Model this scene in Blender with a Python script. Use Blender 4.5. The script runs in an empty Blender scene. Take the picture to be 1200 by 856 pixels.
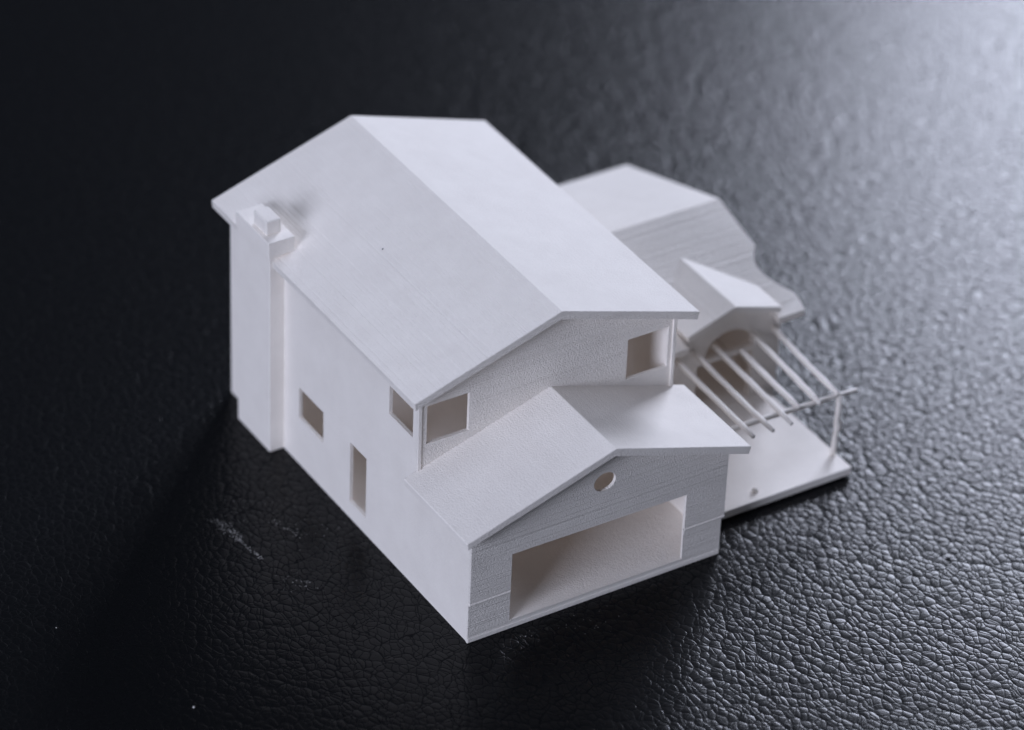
import bpy, bmesh, math, random
from mathutils import Vector, Matrix, noise
from mathutils.geometry import tessellate_polygon

random.seed(7)
S = 0.01                      # everything below is written in centimetres
scene = bpy.context.scene
col = scene.collection

# ------------------------------------------------------------------ camera
cam_d = bpy.data.cameras.new('camera')
cam = bpy.data.objects.new('camera', cam_d)
col.objects.link(cam)
CAM = Vector((-28.2338, -44.5007, 42.5530))
FW = Vector((0.44588779, 0.68745205, -0.57323098))
RT = Vector((0.85122896, -0.52368585, 0.03409392))
UP = Vector((0.27675502, 0.50315288, 0.81868421))
m = Matrix.Identity(4)
for i in range(3):
    m[i][0], m[i][1], m[i][2] = RT[i], UP[i], -FW[i]
    m[i][3] = CAM[i] * S
cam.matrix_world = m
cam_d.sensor_width = 36
cam_d.lens = 4770.58 / 1200 * 36
cam_d.clip_start = 0.02
cam_d.clip_end = 20
cam_d.dof.use_dof = True
cam_d.dof.focus_distance = 0.677
cam_d.dof.aperture_fstop = 11.5
cam_d.dof.aperture_blades = 8
scene.camera = cam

# ------------------------------------------------------------------ light
world = bpy.data.worlds.new('World')
scene.world = world
world.use_nodes = True
bg = world.node_tree.nodes['Background']
bg.inputs['Color'].default_value = (0.72, 0.80, 1.0, 1)
bg.inputs['Strength'].default_value = 0.05

def area(name, az, elev, dist, size, size_y, power, color, at=(3.5, 4.0, 1.0)):
    d = bpy.data.lights.new(name, 'AREA')
    d.shape = 'RECTANGLE'
    d.size, d.size_y = size * S, size_y * S
    d.energy = power
    d.color = color
    o = bpy.data.objects.new(name, d)
    col.objects.link(o)
    a, e = math.radians(az), math.radians(elev)
    v = Vector((math.cos(a) * math.cos(e), math.sin(a) * math.cos(e), math.sin(e)))
    o.location = (Vector(at) + v * dist) * S
    o.rotation_euler = (-v).to_track_quat('-Z', 'Y').to_euler()
    return o

area('window_light', 36, 23.5, 85, 31, 26, 7.6, (0.755, 0.812, 1.0))
area('room_light', 204, 18, 150, 55, 45, 16.0, (0.755, 0.808, 1.01))
area('ceiling_light', 180, 84, 170, 120, 120, 7.4, (0.755, 0.808, 1.01))

scene.cycles.max_bounces = 16
scene.cycles.diffuse_bounces = 12
scene.view_settings.view_transform = 'Standard'
scene.view_settings.look = 'None'
scene.view_settings.exposure = 0.0
scene.view_settings.gamma = 1.0

# ------------------------------------------------------------------ materials
def new_mat(name):
    mt = bpy.data.materials.new(name)
    mt.use_nodes = True
    nt = mt.node_tree
    return mt, nt, nt.nodes['Principled BSDF']

def N(nt, kind, **kw):
    n = nt.nodes.new(kind)
    for k, v in kw.items():
        if k.startswith('i_'):
            n.inputs[k[2:].replace('_', ' ')].default_value = v
        else:
            setattr(n, k, v)
    return n

def math_node(nt, op, a, b=None, clamp=False):
    n = nt.nodes.new('ShaderNodeMath')
    n.operation = op
    n.use_clamp = clamp
    for i, v in enumerate((a, b)):
        if v is None:
            continue
        if isinstance(v, (int, float)):
            n.inputs[i].default_value = v
        else:
            nt.links.new(v, n.inputs[i])
    return n.outputs[0]

def print_material(name, line, coarse_w, grain_h):
    mt, nt, p = new_mat(name)
    L = nt.links
    tc = N(nt, 'ShaderNodeTexCoord')
    mp = N(nt, 'ShaderNodeMapping')
    mp.inputs['Scale'].default_value = (100, 100, 100)
    L.new(tc.outputs['Object'], mp.inputs['Vector'])
    co = mp.outputs[0]
    sep = N(nt, 'ShaderNodeSeparateXYZ')
    L.new(co, sep.inputs[0])
    z = sep.outputs[2]
    # layer lines: stacked layers of slightly different height
    wob = N(nt, 'ShaderNodeTexNoise', i_Scale=1.2, i_Detail=1.0)
    L.new(co, wob.inputs['Vector'])
    zw = math_node(nt, 'ADD', z, math_node(nt, 'MULTIPLY', wob.outputs[0], 0.004))
    fine = N(nt, 'ShaderNodeTexNoise', noise_dimensions='1D', i_Scale=1.0, i_Detail=2.0, i_Roughness=0.6)
    L.new(math_node(nt, 'MULTIPLY', zw, 42.0), fine.inputs['W'])
    coarse = N(nt, 'ShaderNodeTexNoise', noise_dimensions='1D', i_Scale=1.0, i_Detail=2.0, i_Roughness=0.7)
    L.new(math_node(nt, 'MULTIPLY', zw, 9.0), coarse.inputs['W'])
    # lines fade in and out along the surface
    brk = N(nt, 'ShaderNodeTexNoise', i_Scale=1.0, i_Detail=3.0)
    mp2 = N(nt, 'ShaderNodeMapping')
    mp2.inputs['Scale'].default_value = (0.8, 0.8, 3.0)
    L.new(co, mp2.inputs['Vector'])
    L.new(mp2.outputs[0], brk.inputs['Vector'])
    ramp = N(nt, 'ShaderNodeMapRange', i_From_Min=0.35, i_From_Max=0.65, i_To_Min=0.7, i_To_Max=1.0)
    L.new(brk.outputs[0], ramp.inputs['Value'])
    lines = math_node(nt, 'ADD', math_node(nt, 'MULTIPLY', fine.outputs[0], 1.0), math_node(nt, 'MULTIPLY', coarse.outputs[0], coarse_w))
    lines = math_node(nt, 'SUBTRACT', lines, 0.5 + coarse_w * 0.5)
    lines = math_node(nt, 'MULTIPLY', lines, ramp.outputs[0])
    # powdery grain
    gr = N(nt, 'ShaderNodeTexNoise', i_Scale=34.0, i_Detail=2.0, i_Roughness=0.6)
    L.new(co, gr.inputs['Vector'])
    big = N(nt, 'ShaderNodeTexNoise', i_Scale=2.2, i_Detail=2.0)
    L.new(co, big.inputs['Vector'])
    h = math_node(nt, 'ADD', math_node(nt, 'MULTIPLY', lines, line), math_node(nt, 'MULTIPLY', gr.outputs[0], grain_h))
    h = math_node(nt, 'ADD', h, math_node(nt, 'MULTIPLY', big.outputs[0], 0.006))
    bp = N(nt, 'ShaderNodeBump', i_Strength=1.0, i_Distance=S)
    L.new(h, bp.inputs['Height'])
    L.new(bp.outputs[0], p.inputs['Normal'])
    # colour: warm white with faint mottling
    cr = N(nt, 'ShaderNodeValToRGB')
    cr.color_ramp.elements[0].position = 0.3
    cr.color_ramp.elements[0].color = (0.875, 0.825, 0.775, 1)
    cr.color_ramp.elements[1].position = 0.7
    cr.color_ramp.elements[1].color = (0.93, 0.882, 0.83, 1)
    mot = N(nt, 'ShaderNodeTexNoise', i_Scale=1.6, i_Detail=6.0, i_Roughness=0.65)
    L.new(co, mot.inputs['Vector'])
    L.new(mot.outputs[0], cr.inputs[0])
    L.new(cr.outputs[0], p.inputs['Base Color'])
    p.inputs['Roughness'].default_value = 0.75
    p.inputs['Specular IOR Level'].default_value = 0.25
    p.inputs['Subsurface Weight'].default_value = 0.0
    p.inputs['Subsurface Radius'].default_value = (1.0, 0.78, 0.62)
    p.inputs['Subsurface Scale'].default_value = 0.08 * S
    return mt

def leather_material():
    mt, nt, p = new_mat('black_leather')
    L = nt.links
    tc = N(nt, 'ShaderNodeTexCoord')
    mp = N(nt, 'ShaderNodeMapping')
    mp.inputs['Scale'].default_value = (100, 100, 100)
    L.new(tc.outputs['Object'], mp.inputs['Vector'])
    co = mp.outputs[0]
    def warped(scale, amt, detail=2.0):
        n = N(nt, 'ShaderNodeTexNoise', i_Scale=scale, i_Detail=detail)
        L.new(co, n.inputs['Vector'])
        s = N(nt, 'ShaderNodeVectorMath', operation='SUBTRACT')
        s.inputs[1].default_value = (0.5, 0.5, 0.5)
        L.new(n.outputs['Color'], s.inputs[0])
        sc = N(nt, 'ShaderNodeVectorMath', operation='SCALE')
        sc.inputs['Scale'].default_value = amt
        L.new(s.outputs[0], sc.inputs[0])
        a = N(nt, 'ShaderNodeVectorMath', operation='ADD')
        L.new(co, a.inputs[0])
        L.new(sc.outputs[0], a.inputs[1])
        return a.outputs[0]
    w1 = warped(2.8, 0.20, 1.0)
    mr = N(nt, 'ShaderNodeMapping')
    mr.inputs['Rotation'].default_value = (0, 0, math.radians(35))
    mr.inputs['Scale'].default_value = (1.0, 0.72, 1.0)
    L.new(w1, mr.inputs['Vector'])
    v1 = N(nt, 'ShaderNodeTexVoronoi', feature='DISTANCE_TO_EDGE', voronoi_dimensions='2D', i_Scale=7.5, i_Randomness=0.95)
    L.new(mr.outputs[0], v1.inputs['Vector'])
    c1 = N(nt, 'ShaderNodeMapRange', interpolation_type='SMOOTHERSTEP', i_From_Min=0.0, i_From_Max=0.17)
    L.new(v1.outputs['Distance'], c1.inputs['Value'])
    vd = N(nt, 'ShaderNodeTexVoronoi', feature='SMOOTH_F1', voronoi_dimensions='2D', i_Scale=7.5, i_Randomness=0.95, i_Smoothness=0.25)
    L.new(mr.outputs[0], vd.inputs['Vector'])
    dome = math_node(nt, 'MULTIPLY', vd.outputs['Distance'], vd.outputs['Distance'])
    # long wrinkles joining the pebbles
    w2 = warped(1.3, 0.7, 3.0)
    v2 = N(nt, 'ShaderNodeTexVoronoi', feature='DISTANCE_TO_EDGE', voronoi_dimensions='2D', i_Scale=3.0, i_Randomness=1.0)
    L.new(w2, v2.inputs['Vector'])
    c2 = N(nt, 'ShaderNodeMapRange', interpolation_type='SMOOTHSTEP', i_From_Min=0.0, i_From_Max=0.10)
    L.new(v2.outputs['Distance'], c2.inputs['Value'])
    # fine creases across single pebbles
    w3 = warped(5.0, 0.2)
    v3 = N(nt, 'ShaderNodeTexVoronoi', feature='DISTANCE_TO_EDGE', voronoi_dimensions='2D', i_Scale=10.0, i_Randomness=1.0)
    L.new(w3, v3.inputs['Vector'])
    c3 = N(nt, 'ShaderNodeMapRange', interpolation_type='SMOOTHSTEP', i_From_Min=0.0, i_From_Max=0.12)
    L.new(v3.outputs['Distance'], c3.inputs['Value'])
    gn = N(nt, 'ShaderNodeTexNoise', i_Scale=30.0, i_Detail=3.0)
    L.new(co, gn.inputs['Vector'])
    und = N(nt, 'ShaderNodeTexNoise', i_Scale=0.9, i_Detail=2.0)
    L.new(co, und.inputs['Vector'])
    h = math_node(nt, 'SUBTRACT', math_node(nt, 'MULTIPLY', c1.outputs[0], 0.0011), math_node(nt, 'MULTIPLY', dome, 0.008))
    h = math_node(nt, 'ADD', h, math_node(nt, 'MULTIPLY', c2.outputs[0], 0.0012))
    h = math_node(nt, 'ADD', h, math_node(nt, 'MULTIPLY', c3.outputs[0], 0.0004))
    h = math_node(nt, 'ADD', h, math_node(nt, 'MULTIPLY', gn.outputs[0], 0.0005))
    h = math_node(nt, 'ADD', h, math_node(nt, 'MULTIPLY', und.outputs[0], 0.004))
    bp = N(nt, 'ShaderNodeBump', i_Strength=1.0, i_Distance=S)
    L.new(h, bp.inputs['Height'])
    L.new(bp.outputs[0], p.inputs['Normal'])
    p.inputs['Base Color'].default_value = (0.0045, 0.005, 0.006, 1)
    # pebbles worn smooth, creases matt; weaker crease specular stands in for cavity shade
    m1 = N(nt, 'ShaderNodeMapRange', interpolation_type='SMOOTHSTEP', i_From_Min=0.0, i_From_Max=0.075)
    L.new(v1.outputs['Distance'], m1.inputs['Value'])
    m2 = N(nt, 'ShaderNodeMapRange', interpolation_type='SMOOTHSTEP', i_From_Min=0.0, i_From_Max=0.05)
    L.new(v2.outputs['Distance'], m2.inputs['Value'])
    top = math_node(nt, 'MULTIPLY', m1.outputs[0], m2.outputs[0])
    rr = N(nt, 'ShaderNodeMapRange', i_From_Min=0.0, i_From_Max=1.0, i_To_Min=0.5, i_To_Max=0.245)
    L.new(top, rr.inputs['Value'])
    L.new(rr.outputs[0], p.inputs['Roughness'])
    sp = N(nt, 'ShaderNodeMapRange', i_From_Min=0.0, i_From_Max=1.0, i_To_Min=0.035, i_To_Max=0.185)
    L.new(top, sp.inputs['Value'])
    L.new(sp.outputs[0], p.inputs['Specular IOR Level'])
    p.inputs['Specular Tint'].default_value = (1.0, 0.97, 0.91, 1)
    return mt

def plain_material(name, c, rough=0.8):
    mt, nt, p = new_mat(name)
    n = N(nt, 'ShaderNodeTexNoise', i_Scale=4000.0)
    cr = N(nt, 'ShaderNodeValToRGB')
    cr.color_ramp.elements[0].color = tuple(v * 0.8 for v in c) + (1,)
    cr.color_ramp.elements[1].color = tuple(c) + (1,)
    nt.links.new(n.outputs[0], cr.inputs[0])
    nt.links.new(cr.outputs[0], p.inputs['Base Color'])
    p.inputs['Roughness'].default_value = rough
    return mt

NYLON = print_material('white_nylon_print', 0.006, 0.4, 0.012)
NYLON_ROOF = print_material('white_nylon_roof', 0.022, 0.3, 0.016)
NYLON_SOFT = print_material('white_nylon_soft_roof', 0.004, 0.3, 0.012)
NYLON_FRONT = print_material('white_nylon_lined_wall', 0.020, 0.5, 0.017)
LEATHER = leather_material()
POWDER = plain_material('white_powder', (0.8, 0.78, 0.76))
DARK = plain_material('dark_grit', (0.06, 0.06, 0.07))

# ------------------------------------------------------------------ mesh helpers
def link(name, bm, mat, parent=None, bevel=0.0, smooth=False):
    bmesh.ops.recalc_face_normals(bm, faces=bm.faces)
    me = bpy.data.meshes.new(name)
    bm.to_mesh(me)
    bm.free()
    me.materials.append(mat)
    if smooth:
        for f in me.polygons:
            f.use_smooth = True
    o = bpy.data.objects.new(name, me)
    col.objects.link(o)
    o.parent = parent
    if bevel:
        md = o.modifiers.new('bevel', 'BEVEL')
        md.width = bevel * S
        md.segments = 2
        md.limit_method = 'ANGLE'
        md.angle_limit = math.radians(25)
    return o

def V(x, y, z):
    return (x * S, y * S, z * S)

def slab_with_holes(bm, loops, place, depth0, depth1):
    """loops: outer loop then holes, in (u, v); place(u, v, d) -> xyz in cm."""
    pts3 = [[Vector((u, v, 0)) for u, v in lp] for lp in loops]
    tris = tessellate_polygon(pts3)
    flat = [p for lp in loops for p in lp]
    a = [bm.verts.new(V(*place(u, v, depth0))) for u, v in flat]
    b = [bm.verts.new(V(*place(u, v, depth1))) for u, v in flat]
    for t in tris:
        try:
            bm.faces.new([a[i] for i in t])
            bm.faces.new([b[i] for i in reversed(t)])
        except ValueError:
            pass
    k = 0
    for lp in loops:
        n = len(lp)
        for i in range(n):
            j = (i + 1) % n
            bm.faces.new([a[k + i], a[k + j], b[k + j], b[k + i]])
        k += n

def rect(u0, v0, u1, v1):
    return [(u0, v0), (u1, v0), (u1, v1), (u0, v1)]

def wall_x(name, x0, x1, loops, parent):      # wall in a plane of constant x; loops in (y, z)
    bm = bmesh.new()
    slab_with_holes(bm, loops, lambda u, v, d: (d, u, v), x0, x1)
    return link(name, bm, NYLON, parent)

def wall_y(name, y0, y1, loops, parent, mat=None):      # wall in a plane of constant y; loops in (x, z)
    bm = bmesh.new()
    slab_with_holes(bm, loops, lambda u, v, d: (u, d, v), y0, y1)
    return link(name, bm, mat or NYLON, parent)

def box(bm, x0, y0, z0, x1, y1, z1):
    v = [bm.verts.new(V(x, y, z)) for z in (z0, z1) for x, y in ((x0, y0), (x1, y0), (x1, y1), (x0, y1))]
    for f in ((0, 3, 2, 1), (4, 5, 6, 7), (0, 1, 5, 4), (1, 2, 6, 5), (2, 3, 7, 6), (3, 0, 4, 7)):
        bm.faces.new([v[i] for i in f])

def box_part(name, b, parent, bevel=0.012):
    bm = bmesh.new()
    box(bm, *b)
    return link(name, bm, NYLON, parent, bevel)

def chevron(name, prof, y0, y1, parent, mat, bevel=0.015):
    bm = bmesh.new()
    a = [bm.verts.new(V(x, y0, z)) for x, z in prof]
    b = [bm.verts.new(V(x, y1, z)) for x, z in prof]
    n = len(prof)
    h = n // 2
    # ends as two quads each (left and right limb)
    for r in (a, b):
        bm.faces.new([r[0], r[1], r[4], r[5]])
        bm.faces.new([r[1], r[2], r[3], r[4]])
    for i in range(n):
        j = (i + 1) % n
        f = bm.faces.new([a[i], a[j], b[j], b[i]])
        if i == 1:
            f.material_index = 1      # the right slope came out smoother
    o = link(name, bm, mat, parent, bevel)
    o.data.materials.append(NYLON_SOFT)
    return o

def tube(bm, pts, radii, seg=10):
    rings = []
    for i, p in enumerate(pts):
        p = Vector(p)
        d = Vector(pts[min(i + 1, len(pts) - 1)]) - Vector(pts[max(i - 1, 0)])
        d.normalize()
        u = d.orthogonal().normalized()
        if i and abs(u.dot(pu)) < 0.99:
            u = (pu - d * pu.dot(d)).normalized()
        pu = u
        w = d.cross(u)
        rings.append([bm.verts.new((p + (u * math.cos(t) + w * math.sin(t)) * radii[i]) * S)
                      for t in [k * 2 * math.pi / seg for k in range(seg)]])
    for r0, r1 in zip(rings, rings[1:]):
        for k in range(seg):
            bm.faces.new([r0[k], r0[(k + 1) % seg], r1[(k + 1) % seg], r1[k]])
    bm.faces.new(rings[0][::-1])
    bm.faces.new(rings[-1])

# ------------------------------------------------------------------ the leather it stands on
bm = bmesh.new()
nx, ny = 90, 90
X0, X1, Y0, Y1 = -60, 120, -60, 140
grid = []
for j in range(ny + 1):
    row = []
    for i in range(nx + 1):
        x = X0 + (X1 - X0) * i / nx
        y = Y0 + (Y1 - Y0) * j / ny
        far = max(0.0, math.hypot(x - 3.5, y - 4) - 14.0)
        k = min(1.0, far / 8.0)
        z = (noise.noise(Vector((x * 0.07, y * 0.11, 3.3))) * 0.16) * k
        row.append(bm.verts.new(V(x, y, z)))
    grid.append(row)
for j in range(ny):
    for i in range(nx):
        bm.faces.new([grid[j][i], grid[j][i + 1], grid[j + 1][i + 1], grid[j + 1][i]])
leather = link('leather_surface', bm, LEATHER, smooth=True)
leather['kind'] = 'structure'
leather['label'] = 'black pebbled leather surface under the model house'

# ------------------------------------------------------------------ the printed house
house = bpy.data.objects.new('model_house', None)
house.empty_display_size = 0.01
col.objects.link(house)
house['label'] = 'white 3D printed architectural model of a two storey house with garage and pergola'
house['category'] = 'model house'

T = 0.065                       # wall thickness
XR = 5.04                      # outer face of the right wall
YM = 1.774                     # front face of the two-storey block
YB = 8.262                     # back face
PM = 0.3305                    # roof pitch
RX, RZ = 2.552, 4.945          # main ridge

def main_under(x):
    return RZ - PM * abs(x - RX) - 0.17

def garage_under(x):
    return 3.267 - 0.331 * abs(x - 2.555) - 0.16

# left wall: garage and two-storey block in one plane
wl = [(T, 0.0), (YB - T, 0.0), (YB - T, main_under(0) + 0.05), (YM + T, main_under(0) + 0.05),
      (YM + T, garage_under(0) + 0.04), (T, garage_under(0) + 0.04)]
wall_x('wall', 0.0, T, [wl,
       rect(4.92, 0.985, 5.775, 1.635),
       rect(3.435, 0.345, 3.99, 1.60),
       rect(1.945, 3.0, 2.72, 3.70)], house)
# right wall of the two-storey block and garage
wr = [(T, 0.0), (YB - T, 0.0), (YB - T, main_under(XR) + 0.05), (YM + T, main_under(XR) + 0.05),
      (YM + T, garage_under(XR) + 0.04), (T, garage_under(XR) + 0.04)]
wall_x('wall', XR - T, XR, [wr, rect(3.3, 2.95, 5.5, 3.78), rect(5.9, 2.95, 7.8, 3.78), rect(4.2, 0.2, 6.8, 1.7)], house)  # unseen openings, added to let the window light into the rooms
# front of the garage
circ = [(2.557 + 0.215 * math.cos(t * 2 * math.pi / 40), 2.435 + 0.185 * math.sin(t * 2 * math.pi / 40)) for t in range(40)]
ZL = 0.79                      # ledge left by a shifted print layer
wall_y('garage_front_wall', 0.0, T, [
    [(0.0, ZL), (0.79, ZL), (0.79, 1.585), (4.245, 1.55), (4.245, ZL), (XR + 0.02, ZL), (XR + 0.02, garage_under(XR) + 0.04),
     (2.555, garage_under(2.555) + 0.04), (0.0, garage_under(0) + 0.04)], circ], house, NYLON_FRONT)
wall_y('garage_front_plinth', 0.022, T - 0.003, [
    [(-0.012, 0.0), (XR - 0.02, 0.0), (XR - 0.02, ZL), (4.245, ZL), (4.245, 0.176), (0.80, 0.176), (0.80, ZL), (-0.012, ZL)]], house, NYLON_FRONT)
box_part('plinth_ledge', (-0.008, -0.011, 0.785, 0.79, 0.06, 0.825), house, 0.01)
box_part('plinth_ledge', (4.245, -0.011, 0.785, XR + 0.03, 0.06, 0.825), house, 0.01)
box_part('threshold', (-0.014, 0.013, 0.004, XR - 0.016, 0.10, 0.095), house, 0.012)

# front wall of the upper storey
wall_y('upper_front_wall', YM, YM + T, [
    [(T + 0.001, 0.17), (XR - T - 0.001, 0.17), (XR - T - 0.001, garage_under(XR) + 0.04), (XR, garage_under(XR) + 0.04), (XR, main_under(XR) + 0.05), (RX, main_under(RX) + 0.05), (0.0, main_under(0) + 0.05),
     (0.0, garage_under(0) + 0.04), (T + 0.001, garage_under(0) + 0.04)],
    rect(0.16, 2.92, 0.975, 3.69),
    rect(4.085, 2.88, 4.915, 3.705),
    rect(1.0, 0.3, 4.0, 1.7)], house, NYLON_FRONT)  # last opening is an unseen doorway, added to brighten the garage inside
# back wall
wall_y('back_wall', YB - T, YB, [
    [(0.0, 0.0), (XR, 0.0), (XR, main_under(XR) + 0.05), (RX, main_under(RX) + 0.05), (0.0, main_under(0) + 0.05)],
    rect(0.5, 0.9, 1.7, 2.0), rect(0.7, 2.75, 2.1, 3.6), rect(2.95, 2.75, 4.35, 3.6)], house)  # invented windows on the unseen side, for bounce light indoors
box_part('floor', (T + 0.001, T + 0.001, 0.003, XR - T - 0.001, YB - T - 0.001, 0.165), house, 0)

# roofs
chevron('roof', [(-0.242, 4.022), (RX, RZ), (5.346, 4.022), (5.315, 3.865), (RX, RZ - 0.17), (-0.225, 3.872)], 1.515, 8.51, house, NYLON_ROOF)
chevron('garage_roof', [(-0.251, 2.342), (2.572, 3.267), (5.33, 2.342), (5.295, 2.19), (2.572, 3.107), (-0.235, 2.20)], -0.25, YM + 0.03, house, NYLON_SOFT)

# chimney through the left eave
ch = bpy.data.objects.new('chimney', None)
bm = bmesh.new()
box(bm, -0.29, 6.31, 0.0, 0.06, 7.48, 4.15)
ch = link('chimney', bm, NYLON, house, 0.015)
box_part('chimney_cap', (-0.345, 6.245, 4.14, 0.165, 7.42, 4.448), ch, 0.015)
box_part('flue', (-0.265, 6.47, 4.44, 0.02, 6.93, 4.73), ch, 0.03)

# thin trim on the upper front corners
box_part('corner_trim', (XR - 0.055, YM - 0.03, 2.40, XR + 0.02, YM - 0.001, 3.84), house, 0.01)
box_part('corner_trim', (-0.015, YM - 0.025, 2.36, 0.06, YM - 0.001, 3.84), house, 0.01)

# ------------------------------------------------------------------ rear wing
WY, WZ, WK = 5.888, 2.763, 0.313
WX = 8.52
def wing_z(y):
    return WZ - WK * abs(y - WY)
def roof_slope(name, outline, t, parent):
    bm = bmesh.new()
    slab_with_holes(bm, [outline], lambda u, v, d: (u, v, wing_z(v) + d), 0.0, -t)
    bmesh.ops.dissolve_limit(bm, angle_limit=math.radians(1), verts=bm.verts, edges=bm.edges)
    return link(name, bm, NYLON_ROOF, parent, 0.012)
roof_slope('wing_roof_slope', [(5.0, WY), (8.785, WY), (8.80, 8.915), (5.0, 8.915)], 0.13, house)
front_edge = [(5.0, WY - 0.0), (8.785, WY - 0.0), (8.815, 4.735), (8.70, 4.60), (8.61, 4.45), (8.575, 4.30), (8.60, 4.11), (8.665, 3.95),
              (8.76, 3.78), (8.885, 3.60), (8.905, 3.48), (8.862, 3.182), (8.30, 3.175), (8.30, 3.50), (6.38, 3.50), (6.38, 3.165), (5.0, 3.165)]
roof_slope('wing_roof_slope', front_edge, 0.13, house)
# walls of the wing
ax, az_, ar = 7.42, 1.32, 0.53
arch = [(ax - ar, az_), (ax + ar, az_)] + [(ax + ar * math.cos(t * math.pi / 20), az_ + 0.50 * math.sin(t * math.pi / 20)) for t in range(1, 20)]
wall_y('wing_front_wall', 3.40, 3.53, [
    [(XR + 0.002, 0.0), (WX, 0.0), (WX, wing_z(3.4) - 0.10), (8.25, wing_z(3.4) - 0.10), (8.25, 2.08), (7.337, 2.38), (6.42, 2.08), (6.42, wing_z(3.4) - 0.10), (XR + 0.002, wing_z(3.4) - 0.10)],
    arch, rect(6.74, 0.205, 7.95, 1.235)], house)
wall_x('wing_end_wall', WX - T, WX, [
    [(3.532, 0.0), (8.60, 0.0), (8.60, wing_z(8.6) - 0.09), (WY, WZ - 0.09), (3.532, wing_z(3.53) - 0.09)],
    rect(6.8, 0.9, 7.9, 1.5)], house)
wall_y('wing_back_wall', 8.60, 8.73, [
    [(XR + 0.002, 0.0), (WX, 0.0), (WX, wing_z(8.7) - 0.09), (XR + 0.002, wing_z(8.7) - 0.09)]], house)
box_part('wing_floor', (XR + 0.002, 3.531, 0.004, WX - T - 0.001, 8.599, 0.19), house, 0)
# small gable over the terrace doors
px, pz, ph = 7.337, 2.48, 1.01
chevron('porch_roof', [(px - ph, pz - 0.332), (px, pz), (px + ph, pz - 0.332), (px + ph - 0.03, pz - 0.45), (px, pz - 0.13), (px - ph + 0.03, pz - 0.45)], 3.169, 4.95, house, NYLON_SOFT)

# ------------------------------------------------------------------ terrace and pergola
box_part('terrace_slab', (XR + 0.003, 0.735, 0.045, 8.32, 3.398, 0.20), house, 0.015)
bm = bmesh.new()
tube(bm, [(5.95, 1.2, 1.548), (6.8, 1.2, 1.538), (7.46, 1.2, 1.515), (8.1, 1.205, 1.495), (8.63, 1.2, 1.47)], [0.05, 0.05, 0.048, 0.045, 0.038], 8)
link('pergola_beam', bm, NYLON, house, smooth=True)
slats = [((6.138, 0.78), (6.236, 3.41)), ((6.534, 0.762), (6.657, 3.41)), ((6.934, 0.77), (7.072, 3.41)),
         ((7.327, 1.10), (7.419, 3.02)), ((7.714, 1.03), (7.886, 3.41)), ((8.153, 1.11), (8.326, 3.36))]
for i, (a, b) in enumerate(slats):
    bm = bmesh.new()
    n = 9
    pts, rad = [], []
    for k in range(n):
        t = k / (n - 1)
        pts.append((a[0] + (b[0] - a[0]) * t + random.uniform(-.004, .004), a[1] + (b[1] - a[1]) * t,
                    1.60 - 0.03 * math.sin(t * math.pi) * (i % 2) + random.uniform(-.003, .003)))
        rad.append(0.052 * random.uniform(0.93, 1.07))
    rad[0] *= 0.7
    tube(bm, pts, rad, 8)
    link('slat', bm, NYLON, house, smooth=True)
bm = bmesh.new()
tube(bm, [(8.25, 1.2, 1.50), (8.28, 1.2, 1.25), (8.26, 1.2, 1.0), (8.285, 1.2, 0.86), (8.29, 1.2, 0.80), (8.265, 1.2, 0.70), (8.25, 1.2, 0.45), (8.235, 1.2, 0.195)],
     [0.05, 0.062, 0.05, 0.078, 0.07, 0.046, 0.06, 0.05], 10)
link('pergola_post', bm, NYLON, house, smooth=True)
bm = bmesh.new()
tube(bm, [(6.41, 0.97, 0.19), (6.42, 0.98, 0.25), (6.43, 0.99, 0.275)], [0.065, 0.055, 0.03], 10)
link('broken_post', bm, NYLON, house, smooth=True)

# ------------------------------------------------------------------ dust
def grain(bm, x, y, z, r):
    mtx = Matrix.Translation(V(x, y, z)) @ Matrix.Rotation(random.uniform(0, 6.28), 4, 'Z') @ Matrix.Diagonal((random.uniform(.6, 1.6), random.uniform(.6, 1.2), .6, 1))
    bmesh.ops.create_icosphere(bm, subdivisions=1, radius=r * S, matrix=mtx)

def streak(bm, x0, y0, x1, y1, n, spread, r):
    for _ in range(n):
        t = random.random()
        grain(bm, x0 + (x1 - x0) * t + random.gauss(0, spread), y0 + (y1 - y0) * t + random.gauss(0, spread), 0.004, r * random.uniform(.4, 1.3))
bm = bmesh.new()
streak(bm, -2.05, 4.95, -1.95, 4.3, 80, 0.05, 0.0055)
streak(bm, -1.98, 4.4, -1.88, 3.65, 75, 0.022, 0.006)
streak(bm, -2.1, 5.1, -1.9, 4.4, 40, 0.07, 0.0055)
streak(bm, -1.75, 5.2, -1.8, 4.5, 24, 0.12, 0.004)
streak(bm, -1.2, 4.6, -1.0, 3.9, 40, 0.05, 0.0055)
streak(bm, -1.9, 3.0, -1.45, 2.6, 40, 0.13, 0.0045)
streak(bm, -1.2, 5.6, -0.5, 3.2, 40, 0.28, 0.004)
streak(bm, 0.9, -0.5, 2.6, -0.6, 30, 0.22, 0.005)
powder = link('powder_smear', bm, POWDER)
powder['kind'] = 'stuff'
powder['label'] = 'scattered white print powder smeared on the leather beside the house'
powder['category'] = 'powder'

def speck(label, x, y, z, r, mat=POWDER):
    bm = bmesh.new()
    grain(bm, x, y, z, r)
    o = link('dust_speck', bm, mat)
    o['label'] = label
    o['category'] = 'dust speck'
    o['group'] = 'dust specks'
speck('bright dust speck on the leather right of the terrace', 8.44, -1.99, 0.03, 0.038)
speck('white dust speck on the dark leather near the bottom edge', -4.742, 0.765, 0.02, 0.022)
speck('white dust speck on the dark leather far left of the house', -5.766, 3.685, 0.02, 0.016)
speck('tiny grey speck on the left slope of the main roof', 1.23, 5.10, 4.512, 0.016, DARK)
